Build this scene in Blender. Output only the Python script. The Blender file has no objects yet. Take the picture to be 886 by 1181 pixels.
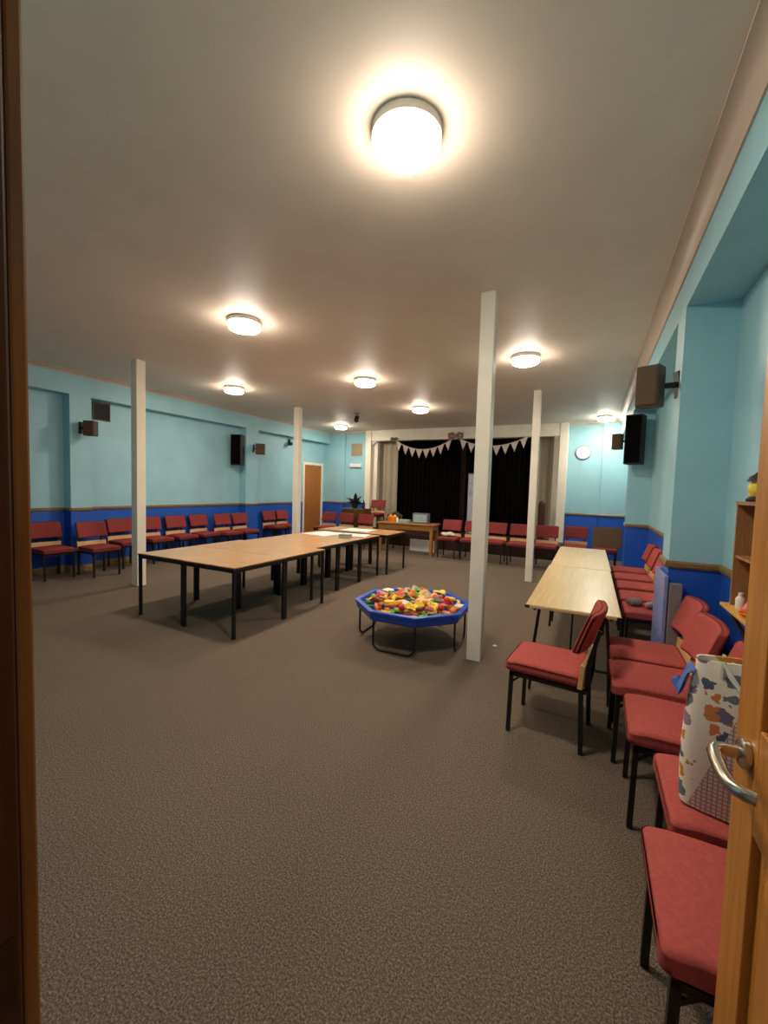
import bpy, bmesh, math, random
from mathutils import Vector, Matrix, Euler
random.seed(7)
SC = bpy.context.scene
COL = SC.collection
PI = math.pi
R = math.radians

# ------------------------------------------------------------------ materials
def _mat(name):
    m = bpy.data.materials.new(name); m.use_nodes = True
    nt = m.node_tree
    return m, nt, nt.nodes['Principled BSDF']

def lin(r, g, b):
    f = lambda c: (c/255/12.92) if c/255 <= .04045 else ((c/255+.055)/1.055)**2.4
    return (f(r), f(g), f(b), 1)

def plain(name, rgb, rough=.6, metal=0, var=.12, scale=30, bump=0, bscale=200, spec=.5, coat=0):
    m, nt, b = _mat(name)
    c = lin(*rgb)
    n = nt.nodes.new('ShaderNodeTexNoise'); n.inputs['Scale'].default_value = scale; n.inputs['Detail'].default_value = 4
    tc = nt.nodes.new('ShaderNodeTexCoord')
    nt.links.new(tc.outputs['Object'], n.inputs['Vector'])
    r = nt.nodes.new('ShaderNodeValToRGB')
    r.color_ramp.elements[0].position = .3; r.color_ramp.elements[1].position = .7
    r.color_ramp.elements[0].color = [max(0, x*(1-var)) for x in c[:3]]+[1]
    r.color_ramp.elements[1].color = [min(1, x*(1+var)) for x in c[:3]]+[1]
    nt.links.new(n.outputs['Fac'], r.inputs['Fac']); nt.links.new(r.outputs['Color'], b.inputs['Base Color'])
    b.inputs['Roughness'].default_value = rough; b.inputs['Metallic'].default_value = metal
    b.inputs['Specular IOR Level'].default_value = spec
    b.inputs['Coat Weight'].default_value = coat
    if bump:
        n2 = nt.nodes.new('ShaderNodeTexNoise'); n2.inputs['Scale'].default_value = bscale; n2.inputs['Detail'].default_value = 3
        nt.links.new(tc.outputs['Object'], n2.inputs['Vector'])
        bp = nt.nodes.new('ShaderNodeBump'); bp.inputs['Strength'].default_value = bump; bp.inputs['Distance'].default_value = .01
        nt.links.new(n2.outputs['Fac'], bp.inputs['Height']); nt.links.new(bp.outputs['Normal'], b.inputs['Normal'])
    return m

def wood(name, a, bcol, rough=.45, axis=2, scale=6, spec=.5, coat=0):
    m, nt, b = _mat(name)
    tc = nt.nodes.new('ShaderNodeTexCoord'); mp = nt.nodes.new('ShaderNodeMapping')
    s = [14, 14, 14]; s[axis] = 1.0
    mp.inputs['Scale'].default_value = s
    nt.links.new(tc.outputs['Object'], mp.inputs['Vector'])
    n = nt.nodes.new('ShaderNodeTexNoise'); n.inputs['Scale'].default_value = scale; n.inputs['Detail'].default_value = 6
    n.inputs['Distortion'].default_value = .6
    nt.links.new(mp.outputs['Vector'], n.inputs['Vector'])
    r = nt.nodes.new('ShaderNodeValToRGB')
    r.color_ramp.elements[0].position = .32; r.color_ramp.elements[1].position = .68
    r.color_ramp.elements[0].color = lin(*a); r.color_ramp.elements[1].color = lin(*bcol)
    nt.links.new(n.outputs['Fac'], r.inputs['Fac']); nt.links.new(r.outputs['Color'], b.inputs['Base Color'])
    b.inputs['Roughness'].default_value = rough; b.inputs['Specular IOR Level'].default_value = spec
    b.inputs['Coat Weight'].default_value = coat
    bp = nt.nodes.new('ShaderNodeBump'); bp.inputs['Strength'].default_value = .06; bp.inputs['Distance'].default_value = .005
    nt.links.new(n.outputs['Fac'], bp.inputs['Height']); nt.links.new(bp.outputs['Normal'], b.inputs['Normal'])
    return m

def carpet():
    m, nt, b = _mat('carpet')
    tc = nt.nodes.new('ShaderNodeTexCoord')
    n1 = nt.nodes.new('ShaderNodeTexNoise'); n1.inputs['Scale'].default_value = 140; n1.inputs['Detail'].default_value = 5; n1.inputs['Roughness'].default_value = .75
    n2 = nt.nodes.new('ShaderNodeTexNoise'); n2.inputs['Scale'].default_value = 1.3; n2.inputs['Detail'].default_value = 3
    for n in (n1, n2): nt.links.new(tc.outputs['Object'], n.inputs['Vector'])
    r = nt.nodes.new('ShaderNodeValToRGB')
    e = r.color_ramp.elements
    e[0].position = .34; e[0].color = lin(54, 46, 39); e[1].position = .68; e[1].color = lin(166, 148, 129)
    x = e.new(.5); x.color = lin(107, 94, 81)
    nt.links.new(n1.outputs['Fac'], r.inputs['Fac'])
    r2 = nt.nodes.new('ShaderNodeValToRGB')
    r2.color_ramp.elements[0].color = (.88, .88, .88, 1); r2.color_ramp.elements[1].color = (1.08, 1.06, 1.04, 1)
    nt.links.new(n2.outputs['Fac'], r2.inputs['Fac'])
    mx = nt.nodes.new('ShaderNodeMix'); mx.data_type = 'RGBA'; mx.blend_type = 'MULTIPLY'; mx.inputs['Factor'].default_value = 1
    nt.links.new(r.outputs['Color'], mx.inputs['A']); nt.links.new(r2.outputs['Color'], mx.inputs['B'])
    nt.links.new(mx.outputs['Result'], b.inputs['Base Color'])
    b.inputs['Roughness'].default_value = .95; b.inputs['Specular IOR Level'].default_value = .1
    bp = nt.nodes.new('ShaderNodeBump'); bp.inputs['Strength'].default_value = .22; bp.inputs['Distance'].default_value = .01
    nt.links.new(n1.outputs['Fac'], bp.inputs['Height']); nt.links.new(bp.outputs['Normal'], b.inputs['Normal'])
    return m

def emit(name, rgb, s):
    m, nt, b = _mat(name)
    b.inputs['Base Color'].default_value = (.9, .88, .84, 1)
    b.inputs['Emission Color'].default_value = (*rgb, 1); b.inputs['Emission Strength'].default_value = s
    b.inputs['Roughness'].default_value = .4
    return m

def bag_print():
    m, nt, b = _mat('bag_print')
    L = nt.links
    tc = nt.nodes.new('ShaderNodeTexCoord')
    ns = nt.nodes.new('ShaderNodeTexNoise'); ns.inputs['Scale'].default_value = 34
    L.new(tc.outputs['Object'], ns.inputs['Vector'])
    add = nt.nodes.new('ShaderNodeVectorMath'); add.operation = 'MULTIPLY_ADD'
    L.new(ns.outputs['Color'], add.inputs[0]); add.inputs[1].default_value = (.045, .045, .045); L.new(tc.outputs['Object'], add.inputs[2])
    v = nt.nodes.new('ShaderNodeTexVoronoi'); v.inputs['Scale'].default_value = 17; v.inputs['Randomness'].default_value = .75
    L.new(add.outputs[0], v.inputs['Vector'])
    sep = nt.nodes.new('ShaderNodeSeparateColor'); L.new(v.outputs['Color'], sep.inputs['Color'])
    cr = nt.nodes.new('ShaderNodeValToRGB'); cr.color_ramp.interpolation = 'CONSTANT'
    cols = [(205, 140, 45), (120, 105, 130), (85, 92, 112), (200, 165, 60), (190, 120, 85), (110, 120, 120), (150, 125, 140), (215, 130, 60)]
    e = cr.color_ramp.elements
    e[0].color = lin(*cols[0]); e[1].position = .125; e[1].color = lin(*cols[1])
    for i in range(2, 8):
        x = e.new(i/8); x.color = lin(*cols[i])
    L.new(sep.outputs['Red'], cr.inputs['Fac'])
    mask = nt.nodes.new('ShaderNodeMath'); mask.operation = 'LESS_THAN'; mask.inputs[1].default_value = .47
    L.new(v.outputs['Distance'], mask.inputs[0])
    base = nt.nodes.new('ShaderNodeMix'); base.data_type = 'RGBA'
    L.new(mask.outputs[0], base.inputs['Factor']); base.inputs['A'].default_value = lin(244, 230, 208); L.new(cr.outputs['Color'], base.inputs['B'])
    # woven check on the lower part and along the right side of the front
    sx = nt.nodes.new('ShaderNodeSeparateXYZ'); L.new(tc.outputs['Object'], sx.inputs[0])
    def lines(sock):
        a = nt.nodes.new('ShaderNodeMath'); a.operation = 'MULTIPLY'; a.inputs[1].default_value = 70; L.new(sock, a.inputs[0])
        f = nt.nodes.new('ShaderNodeMath'); f.operation = 'FRACT'; L.new(a.outputs[0], f.inputs[0])
        g = nt.nodes.new('ShaderNodeMath'); g.operation = 'LESS_THAN'; g.inputs[1].default_value = .3; L.new(f.outputs[0], g.inputs[0])
        return g
    l1, l2 = lines(sx.outputs['X']), lines(sx.outputs['Z'])
    mxm = nt.nodes.new('ShaderNodeMath'); mxm.operation = 'MAXIMUM'; L.new(l1.outputs[0], mxm.inputs[0]); L.new(l2.outputs[0], mxm.inputs[1])
    chk = nt.nodes.new('ShaderNodeMix'); chk.data_type = 'RGBA'
    L.new(mxm.outputs[0], chk.inputs['Factor']); chk.inputs['A'].default_value = lin(222, 210, 196); chk.inputs['B'].default_value = lin(176, 142, 120)
    zz = nt.nodes.new('ShaderNodeMath'); zz.operation = 'MULTIPLY_ADD'; L.new(sx.outputs['X'], zz.inputs[0]); zz.inputs[1].default_value = 3.0; 
    neg = nt.nodes.new('ShaderNodeMath'); neg.operation = 'MULTIPLY'; neg.inputs[1].default_value = -1; L.new(sx.outputs['Z'], neg.inputs[0])
    L.new(neg.outputs[0], zz.inputs[2])
    th = nt.nodes.new('ShaderNodeMath'); th.operation = 'GREATER_THAN'; th.inputs[1].default_value = -.46; L.new(zz.outputs[0], th.inputs[0])
    fin = nt.nodes.new('ShaderNodeMix'); fin.data_type = 'RGBA'
    L.new(th.outputs[0], fin.inputs['Factor']); L.new(base.outputs['Result'], fin.inputs['A']); L.new(chk.outputs['Result'], fin.inputs['B'])
    L.new(fin.outputs['Result'], b.inputs['Base Color']); b.inputs['Roughness'].default_value = .8
    return m

M = {}
M['carpet'] = carpet()
M['ceiling'] = plain('ceiling_paint', (231, 216, 198), .55, var=.03, scale=3, bump=.05, bscale=25)
M['cyan'] = plain('light_blue_paint', (156, 206, 217), .5, var=.05, scale=2.5, bump=.08, bscale=30)
M['blue'] = plain('royal_blue_paint', (30, 90, 190), .45, var=.08, scale=3, bump=.05, bscale=30)
M['cream'] = plain('cream_paint', (242, 234, 216), .45, var=.04, scale=4)
M['coving'] = plain('coving_paint', (205, 186, 168), .5, var=.03, scale=4)
M['rail'] = wood('dado_wood', (116, 92, 58), (152, 122, 78), .4, axis=1)
M['skirt'] = wood('skirting_wood', (130, 108, 66), (160, 134, 86), .5, axis=1)
M['oak'] = wood('door_oak', (176, 112, 40), (205, 138, 58), .38, axis=2, scale=3)
M['oak2'] = wood('far_door_oak', (158, 94, 26), (184, 116, 38), .4, axis=2, scale=3)
M['darkoak'] = wood('jamb_dark_wood', (66, 34, 16), (92, 50, 24), .4, axis=2, scale=3)
M['jamb'] = wood('jamb_wood', (126, 86, 44), (160, 112, 62), .3, axis=2, scale=3)
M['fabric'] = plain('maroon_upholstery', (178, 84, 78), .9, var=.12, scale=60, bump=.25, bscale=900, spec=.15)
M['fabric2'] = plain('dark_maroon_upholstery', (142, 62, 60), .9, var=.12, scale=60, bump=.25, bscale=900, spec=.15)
M['ply'] = wood('pale_plywood', (214, 166, 104), (232, 190, 130), .5, axis=0, scale=4)
M['black'] = plain('black_metal', (26, 23, 22), .4, var=.2, spec=.4)
M['rubber'] = plain('black_rubber', (15, 14, 14), .8)
M['top'] = wood('tan_laminate', (192, 142, 88), (210, 162, 106), .22, axis=1, scale=2.5)
M['top2'] = wood('pale_laminate', (218, 184, 122), (234, 202, 142), .28, axis=1, scale=2.5)
M['edge'] = plain('dark_table_edge', (42, 28, 20), .5)
M['edge2'] = plain('cream_table_edge', (200, 176, 134), .5)
M['pale'] = plain('off_white_plastic', (232, 226, 214), .45, var=.03)
M['lamp'] = emit('lamp_diffuser', (1.0, .86, .72), 116)
M['lampside'] = emit('lamp_side_glass', (1.0, .86, .72), 20)
M['traywall'] = plain('blue_plastic', (24, 78, 186), .35, var=.06)
M['speaker'] = plain('black_speaker_case', (22, 20, 20), .6)
M['spkgrey'] = plain('brown_speaker_case', (74, 58, 44), .6)
M['grille'] = plain('speaker_grille', (96, 76, 56), .85, var=.25, scale=300)
M['curtain'] = plain('black_curtain', (12, 10, 10), .95, spec=.05)
M['wing'] = plain('cream_curtain', (176, 166, 144), .9, spec=.1)
M['brownlining'] = plain('brown_curtain', (58, 42, 34), .9, spec=.1)
M['stagewood'] = wood('stage_front_wood', (46, 28, 18), (66, 42, 26), .5, axis=2)
M['desk'] = wood('desk_wood', (148, 98, 40), (172, 120, 56), .4, axis=0, scale=3)
M['flag'] = plain('pale_flag_cloth', (222, 208, 196), .9, var=.15, scale=80)
M['chrome'] = plain('satin_nickel', (196, 186, 170), .25, metal=1, var=.03)
M['shelf'] = wood('brown_shelf_wood', (104, 54, 26), (130, 72, 38), .45, axis=2)
M['shelfedge'] = wood('light_shelf_edge', (150, 104, 64), (172, 124, 82), .45, axis=2)
M['ledge'] = wood('yellow_ledge_wood', (214, 160, 70), (230, 178, 88), .4, axis=1)
M['greyboard'] = plain('grey_panel', (128, 128, 132), .5, var=.05)
M['blueboard'] = plain('blue_grey_panel', (128, 144, 196), .4, var=.06)
M['brownboard'] = wood('brown_board', (92, 62, 34), (112, 78, 44), .5, axis=0)
M['paper'] = plain('white_paper_and_glare', (236, 232, 230), .5, var=.03)  # also colours the sheets that imitate lamp glare on the tabletops
M['clock'] = plain('clock_face', (226, 224, 226), .5, var=.02)
M['clockrim'] = plain('clock_rim', (150, 150, 160), .35, var=.03)
M['beige'] = plain('beige_grille', (176, 160, 128), .7, var=.1)
M['orange'] = plain('orange_plastic', (240, 130, 30), .5)
M['yellow'] = plain('yellow_plastic', (240, 205, 60), .5)
M['dark'] = plain('dark_plastic', (34, 28, 26), .6)
M['leaf'] = plain('dark_leaf', (34, 34, 22), .6, var=.3)
M['teal'] = plain('pale_teal_plastic', (150, 178, 172), .5)
M['grey'] = plain('mid_grey_plastic', (104, 104, 110), .5)
M['clothblue'] = plain('blue_cloth', (84, 112, 178), .85, var=.15, scale=40)
M['clutter'] = plain('grey_wool', (128, 112, 112), .9, var=.4, scale=60)
M['bag'] = bag_print()
M['bagplain'] = plain('unprinted_canvas', (214, 204, 186), .85, var=.05, scale=90)
M['banner'] = plain('pale_banner', (176, 182, 196), .6, var=.25, scale=14)
M['redpost'] = plain('dark_red_padding', (70, 22, 24), .7)
TOYC = {'red': (226, 56, 44), 'orange': (244, 138, 36), 'yellow': (242, 208, 60), 'green': (120, 190, 60), 'white': (238, 228, 214),
        'pink': (236, 120, 120), 'dark green': (36, 112, 62), 'peach': (246, 178, 120), 'purple': (92, 64, 150), 'brown': (130, 62, 30)}
for k, v in TOYC.items(): M['toy '+k] = plain('toy_'+k.replace(' ', '_'), v, .5, var=.12, scale=25)

# ------------------------------------------------------------------ mesh building
class MB:
    def __init__(s): s.bm = bmesh.new(); s.mi = 0
    def _new(s, verts, faces):
        vs = [s.bm.verts.new(v) for v in verts]
        for f in faces:
            try:
                fc = s.bm.faces.new([vs[i] for i in f]); fc.material_index = s.mi
            except ValueError: pass
        return vs
    def box(s, a, b, rot=None, piv=None):
        x0, y0, z0 = [min(p, q) for p, q in zip(a, b)]; x1, y1, z1 = [max(p, q) for p, q in zip(a, b)]
        V = [Vector(p) for p in [(x0,y0,z0),(x1,y0,z0),(x1,y1,z0),(x0,y1,z0),(x0,y0,z1),(x1,y0,z1),(x1,y1,z1),(x0,y1,z1)]]
        if rot is not None:
            c = Vector(piv) if piv is not None else (Vector(a)+Vector(b))/2
            m = Euler(rot).to_matrix(); V = [m@(v-c)+c for v in V]
        s._new(V, [(0,3,2,1),(4,5,6,7),(0,1,5,4),(1,2,6,5),(2,3,7,6),(3,0,4,7)]); return s
    def rbox(s, a, b, r=.01, seg=3, rot=None, piv=None):
        t = MB(); t.box(a, b, rot, piv)
        bmesh.ops.bevel(t.bm, geom=t.bm.edges[:], offset=r, segments=seg, profile=.5, affect='EDGES')
        s.join(t); return s
    def join(s, t):
        t.bm.verts.index_update()
        vs = [s.bm.verts.new(v.co) for v in t.bm.verts]
        for f in t.bm.faces:
            nf = s.bm.faces.new([vs[v.index] for v in f.verts]); nf.material_index = s.mi
        t.bm.free()
    def bar(s, p, q, w, d=None, up=(0,0,1)):
        p, q = Vector(p), Vector(q); d = d or w
        t = (q-p).normalized(); u = Vector(up)
        if abs(t.dot(u)) > .95: u = Vector((0,1,0))
        x = t.cross(u).normalized(); y = x.cross(t).normalized()
        V = []
        for c in (p, q):
            for sx, sy in ((-1,-1),(1,-1),(1,1),(-1,1)): V.append(c+x*sx*w/2+y*sy*d/2)
        s._new(V, [(0,3,2,1),(4,5,6,7),(0,1,5,4),(1,2,6,5),(2,3,7,6),(3,0,4,7)]); return s
    def tube(s, pts, r, n=8, closed=False):
        pts = [Vector(p) for p in pts]; N = len(pts); rings = []
        prev = None
        for i, p in enumerate(pts):
            if closed: t = (pts[(i+1)%N]-pts[i-1]).normalized()
            else: t = (pts[min(i+1,N-1)]-pts[max(i-1,0)]).normalized()
            if prev is None:
                u = Vector((0,0,1)) if abs(t.z) < .9 else Vector((1,0,0))
                x = t.cross(u).normalized()
            else: x = (prev-t*prev.dot(t)).normalized()
            prev = x; y = t.cross(x)
            rr = r[i] if isinstance(r, (list, tuple)) else r
            rings.append([s.bm.verts.new(p+x*math.cos(2*PI*k/n)*rr+y*math.sin(2*PI*k/n)*rr) for k in range(n)])
        M_ = N if closed else N-1
        for i in range(M_):
            a, b = rings[i], rings[(i+1)%N]
            for k in range(n):
                f = s.bm.faces.new((a[k], a[(k+1)%n], b[(k+1)%n], b[k])); f.material_index = s.mi
        if not closed:
            s.bm.faces.new(rings[0][::-1]).material_index = s.mi; s.bm.faces.new(rings[-1]).material_index = s.mi
        return s
    def lathe(s, prof, n=32, c=(0,0,0), axis='z'):
        c = Vector(c); rings = []
        for r, z in prof:
            ring = []
            for k in range(n):
                a = 2*PI*k/n; x, y = r*math.cos(a), r*math.sin(a)
                v = {'z': (x,y,z), 'y': (x,z,y), 'x': (z,x,y)}[axis]
                ring.append(s.bm.verts.new(c+Vector(v)))
            rings.append(ring)
        for a, b in zip(rings, rings[1:]):
            for k in range(n):
                s.bm.faces.new((a[k], a[(k+1)%n], b[(k+1)%n], b[k])).material_index = s.mi
        s.bm.faces.new(rings[0][::-1]).material_index = s.mi; s.bm.faces.new(rings[-1]).material_index = s.mi
        return s
    def prism(s, poly, z0, z1):
        n = len(poly)
        V = [(x,y,z0) for x,y in poly]+[(x,y,z1) for x,y in poly]
        s._new(V, [tuple(range(n))[::-1], tuple(range(n,2*n))]+[(i,(i+1)%n,n+(i+1)%n,n+i) for i in range(n)]); return s
    def build(s, name, mats, parent=None, smooth=False, loc=None, kind=None):
        bmesh.ops.recalc_face_normals(s.bm, faces=s.bm.faces[:])
        me = bpy.data.meshes.new(name); s.bm.to_mesh(me); s.bm.free()
        for m in (mats if isinstance(mats, (list, tuple)) else [mats]): me.materials.append(m)
        if smooth:
            for p in me.polygons: p.use_smooth = True
            try: me.set_sharp_from_angle(angle=R(40))
            except Exception: pass
        o = bpy.data.objects.new(name, me); COL.objects.link(o)
        if parent is not None: o.parent = parent
        if loc is not None: o.location = loc
        if kind: o['kind'] = kind
        return o

def tag(o, label, cat, group=None):
    o['label'] = label; o['category'] = cat
    if group: o['group'] = group
    return o
def thing(name, label, cat, loc=(0,0,0), rz=0, group=None):
    o = bpy.data.objects.new(name, None); COL.objects.link(o); o.empty_display_size = .1
    o.location = loc; o.rotation_euler = (0,0,rz)
    return tag(o, label, cat, group)
def dup(root, loc, rz, label, group=None):
    r = root.copy(); COL.objects.link(r); r.location = loc; r.rotation_euler = (root.rotation_euler.x, root.rotation_euler.y, rz); r['label'] = label
    if group: r['group'] = group
    for ch in list(root.children):
        c = ch.copy(); COL.objects.link(c); c.parent = r
        for g in list(ch.children):
            d = g.copy(); COL.objects.link(d); d.parent = c
    return r

# ------------------------------------------------------------------ room dimensions
H, D = 3.39, 1.085
XL, XLB, XR, XRB = -7.82, -8.03, .555, .88
YN, YB = .27, 11.6
SOF = 3.01

def two_tone(mb, a, b):
    """a wall block painted blue below the dado line, light blue above"""
    (x0,y0,z0),(x1,y1,z1) = a, b
    if z0 < D:
        mb.mi = 0; mb.box((x0,y0,z0),(x1,y1,min(D,z1)))
    if z1 > D:
        mb.mi = 1; mb.box((x0,y0,max(D,z0)),(x1,y1,z1))
WM = [M['blue'], M['cyan']]

MB().box((XLB-.2,-.6,-.1),(XRB+.2,YB+1.5,0)).build('floor', M['carpet'], kind='structure')
MB().box((XLB-.2,YN-.15,H),(XRB+.2,YB+1.5,H+.1)).build('ceiling', M['ceiling'], kind='structure')

# left wall: back slab, piers and the beam over the recesses
w = MB()
two_tone(w, (XLB-.12,YN-.15,0), (XLB,10.40,H))
two_tone(w, (XLB-.12,11.33,0), (XLB,YB+.1,H)); two_tone(w, (XLB-.12,10.40,2.27), (XLB,11.33,H))
two_tone(w, (XLB,3.84,0), (XL,4.17,SOF)); two_tone(w, (XLB,7.77,0), (XL,8.2,SOF))
two_tone(w, (XLB,YN,SOF), (XL,YB,H))
w.build('wall_left', WM, kind='structure')
w = MB()
P1, P2 = (3.8, 4.12), (8.2, 8.6)
two_tone(w, (XRB,YN-.15,0), (XRB+.12,YB+.1,H))
two_tone(w, (XR,P1[0],0), (XRB,P1[1],SOF)); two_tone(w, (XR,P2[0],0), (XRB,P2[1],SOF))
two_tone(w, (XR,YN,SOF), (XRB,YB,H))
w.build('wall_right', WM, kind='structure')
w = MB()
SX0, SX1 = -6.46, -.60
two_tone(w, (XLB,YB,0), (SX0,YB+.12,H)); two_tone(w, (SX1,YB,0), (XRB,YB+.12,H))
two_tone(w, (XLB,YB-.1,0), (-7.26,YB,H)); two_tone(w, (.186,YB-.1,0), (XRB,YB,H))
w.build('wall_back', WM, kind='structure')
w = MB()
DX0, DX1, DH = -.649, .352, 2.30
two_tone(w, (XLB,YN-.14,0), (DX0-.03,YN,H)); two_tone(w, (DX1+.03,YN-.14,0), (XRB,YN,H)); two_tone(w, (DX0-.03,YN-.14,DH), (DX1+.03,YN,H))
w.build('wall_front', WM, kind='structure')

# dado rails follow every face of each wall
def rail(mb, pts, z, h=.055, t=.022):
    """pts: polyline along wall faces, room on the left-hand side"""
    for (x0,y0),(x1,y1) in zip(pts, pts[1:]):
        d = Vector((x1-x0,y1-y0,0)); L = d.length; d.normalize(); n = Vector((-d.y,d.x,0))
        a, b = Vector((x0,y0,0))-d*0, Vector((x1,y1,0))
        a = a-d*.0; b = b+d*.0
        V = []
        for p in (a, b):
            for off, zz in ((0,z-h*.5),(t*.6,z-h*.5),(t,z-h*.2),(t,z+h*.25),(t*.5,z+h*.5),(0,z+h*.5)):
                e = d*(off if p is b else -off)
                V.append(p+n*off+Vector((0,0,zz)))
        N = 6
        mb._new(V, [tuple(range(N)), tuple(range(2*N-1,N-1,-1))]+[(i,N+i,N+(i+1)%N,(i+1)%N) for i in range(N)])
LP = [(XLB,YB-.1),(XLB,11.42)]
LP2 = [(XLB,10.31),(XLB,8.2),(XL,8.2),(XL,7.77),(XLB,7.77),(XLB,4.17),(XL,4.17),(XL,3.84),(XLB,3.84),(XLB,YN)]
m_ = MB(); rail(m_, LP2, D); m_.build('trim_1', M['rail'], kind='structure')
m_ = MB(); rail(m_, [(XRB,YN),(XRB,P1[0]),(XR,P1[0]),(XR,P1[1]),(XRB,P1[1]),(XRB,P2[0]),(XR,P2[0]),(XR,P2[1]),(XRB,P2[1]),(XRB,YB-.1)], D); m_.build('trim_2', M['rail'], kind='structure')
m_ = MB(); rail(m_, [(XRB,YB-.1),(.186,YB-.1),(.186,YB),(SX1,YB)], D); rail(m_, [(SX0,YB),(-7.26,YB),(-7.26,YB-.1),(XLB,YB-.1)], D); m_.build('trim_3', M['rail'], kind='structure')
# skirting
def skirt(mb, pts): rail(mb, pts, .06, .12, .016)
m_ = MB(); skirt(m_, LP2); m_.build('baseboard_left', M['skirt'], kind='structure')
m_ = MB(); skirt(m_, [(XRB,YN),(XRB,P1[0]),(XR,P1[0]),(XR,P1[1]),(XRB,P1[1]),(XRB,P2[0]),(XR,P2[0]),(XR,P2[1]),(XRB,P2[1]),(XRB,YB-.1)]); m_.build('baseboard_right', M['skirt'], kind='structure')
# coving: a hollow quarter profile between wall and ceiling
def cove(mb, x, y0, y1, sgn, w_, h_):
    prof = [(0,-h_),(.012,-h_)]
    for i in range(7):
        a = i/6*PI/2
        prof.append((w_-.012-(w_-.024)*math.cos(a)*1.0+0, -h_+.0+(h_-.014)*math.sin(a)))
    prof += [(w_,-.014),(w_,0),(0,0)]
    V = [(x+sgn*px,y,H+pz) for y in (y0,y1) for px,pz in prof]; n = len(prof)
    mb._new(V, [tuple(range(n)), tuple(range(2*n-1,n-1,-1))]+[(i,n+i,n+(i+1)%n,(i+1)%n) for i in range(n)])
m_ = MB(); cove(m_, XR, YN, YB-.1, -1, .11, .12); m_.build('trim_4', M['coving'], kind='structure', smooth=True)
m_ = MB(); cove(m_, XL, YN, YB-.1, 1, .07, .055); m_.build('trim_5', M['coving'], kind='structure', smooth=True)
MB().box((SX1,YB-.05,H-.05),(.186,YB,H)).box((.186,YB-.15,H-.05),(XR-.11,YB-.1,H)).box((XL+.07,YB-.15,H-.05),(-7.26,YB-.1,H)).box((-7.26,YB-.05,H-.05),(SX0,YB,H)).build('trim_6', M['coving'], kind='structure')

# doorway where the camera stands: worn dark frame, oak leaf folded back into the room
j = MB(); j.mi = 0; j.rbox((DX0-.03,YN-.016,0),(DX0,YN+.004,DH), .004, 2); j.mi = 1; j.rbox((DX0-.03,YN-.30,0),(DX0+.004,YN-.017,DH), .004, 2)
j.mi = 1; j.box((DX1,YN-.14,0),(DX1+.03,YN-.02,DH)); j.box((DX0-.03,YN-.14,DH-.03),(DX1+.03,YN,DH))
frame1 = j.build('trim_7', [M['jamb'], M['darkoak']], kind='structure')
MB().box((DX0+.004,YN-.060,.90),(DX0+.006,YN-.026,1.0)).build('strike_plate', plain('worn_bronze', (72, 52, 32), .5, metal=.4), frame1)

X0, TH, Y0, Y1, ZT = .30, .044, YN+.005, 1.10, 2.24
d = MB(); d.mi = 0
st = .125
def leafbox(ya, yb, za, zb, xi=0, r=.003):
    d.rbox((X0+xi,ya,za),(X0+TH-xi,yb,zb), r, 2)
leafbox(Y0,Y0+st,.01,ZT); leafbox(Y1-st,Y1,.01,ZT)
leafbox(Y0+st,Y1-st,.01,.24); leafbox(Y0+st,Y1-st,.975,1.175); leafbox(Y0+st,Y1-st,ZT-.125,ZT)
door1 = d.build('door_1', M['oak'], kind='structure')
for za, zb in ((.24,.975),(1.175,ZT-.125)):
    p = MB()
    p.box((X0+.014,Y0+st-.005,za-.005),(X0+TH-.014,Y1-st+.005,zb+.005))
    # raised field with bevelled margin on the room face
    ya, yb = Y0+st+.025, Y1-st-.025
    V = [(X0+.014,ya,za+.025),(X0+.014,yb,za+.025),(X0+.014,yb,zb-.025),(X0+.014,ya,zb-.025),(X0+.003,ya+.045,za+.07),(X0+.003,yb-.045,za+.07),(X0+.003,yb-.045,zb-.07),(X0+.003,ya+.045,zb-.07)]
    p._new(V, [(4,5,6,7),(0,1,5,4),(1,2,6,5),(2,3,7,6),(3,0,4,7)])
    p.build('door_panel', M['oak'], door1)
HY, HZ = 1.022, 1.102
h = MB()
h.lathe([(.0,-.001),(.029,-.001),(.029,-.011),(.024,-.015),(.0,-.015)], 28, (X0,HY,HZ), 'x')
handle = h.build('door_handle', M['chrome'], door1, smooth=True)
h = MB()
pts = [(X0-.012,HY,HZ)]
pts += [(X0-.040,HY,HZ),(X0-.052,HY-.004,HZ),(X0-.058,HY-.018,HZ-.001),(X0-.060,HY-.05,HZ-.003),(X0-.059,HY-.09,HZ-.006),(X0-.054,HY-.115,HZ-.008),(X0-.040,HY-.13,HZ-.008),(X0-.024,HY-.136,HZ-.008)]
h.tube(pts, [.0120]*len(pts), 12); h.build('lever', M['chrome'], handle, smooth=True)

# far door in the left wall
fd = MB(); fd.rbox((XLB-.05,10.425,.01),(XLB-.005,11.305,2.255), .004, 2)
door2 = fd.build('door_2', M['oak2'], kind='structure')
MB().tube([(XLB-.005,10.50,1.03),(XLB+.045,10.50,1.03),(XLB+.05,10.52,1.03),(XLB+.05,10.61,1.03)], .009, 8).build('door_handle', M['chrome'], door2, smooth=True)
f2 = MB()
f2.rbox((XLB-.12,10.34,0),(XLB+.02,10.42,2.34), .006, 2); f2.rbox((XLB-.12,11.31,0),(XLB+.02,11.39,2.34), .006, 2); f2.rbox((XLB-.12,10.42,2.26),(XLB+.02,11.31,2.34), .006, 2)
f2.build('trim_8', M['cream'], kind='structure')

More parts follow.
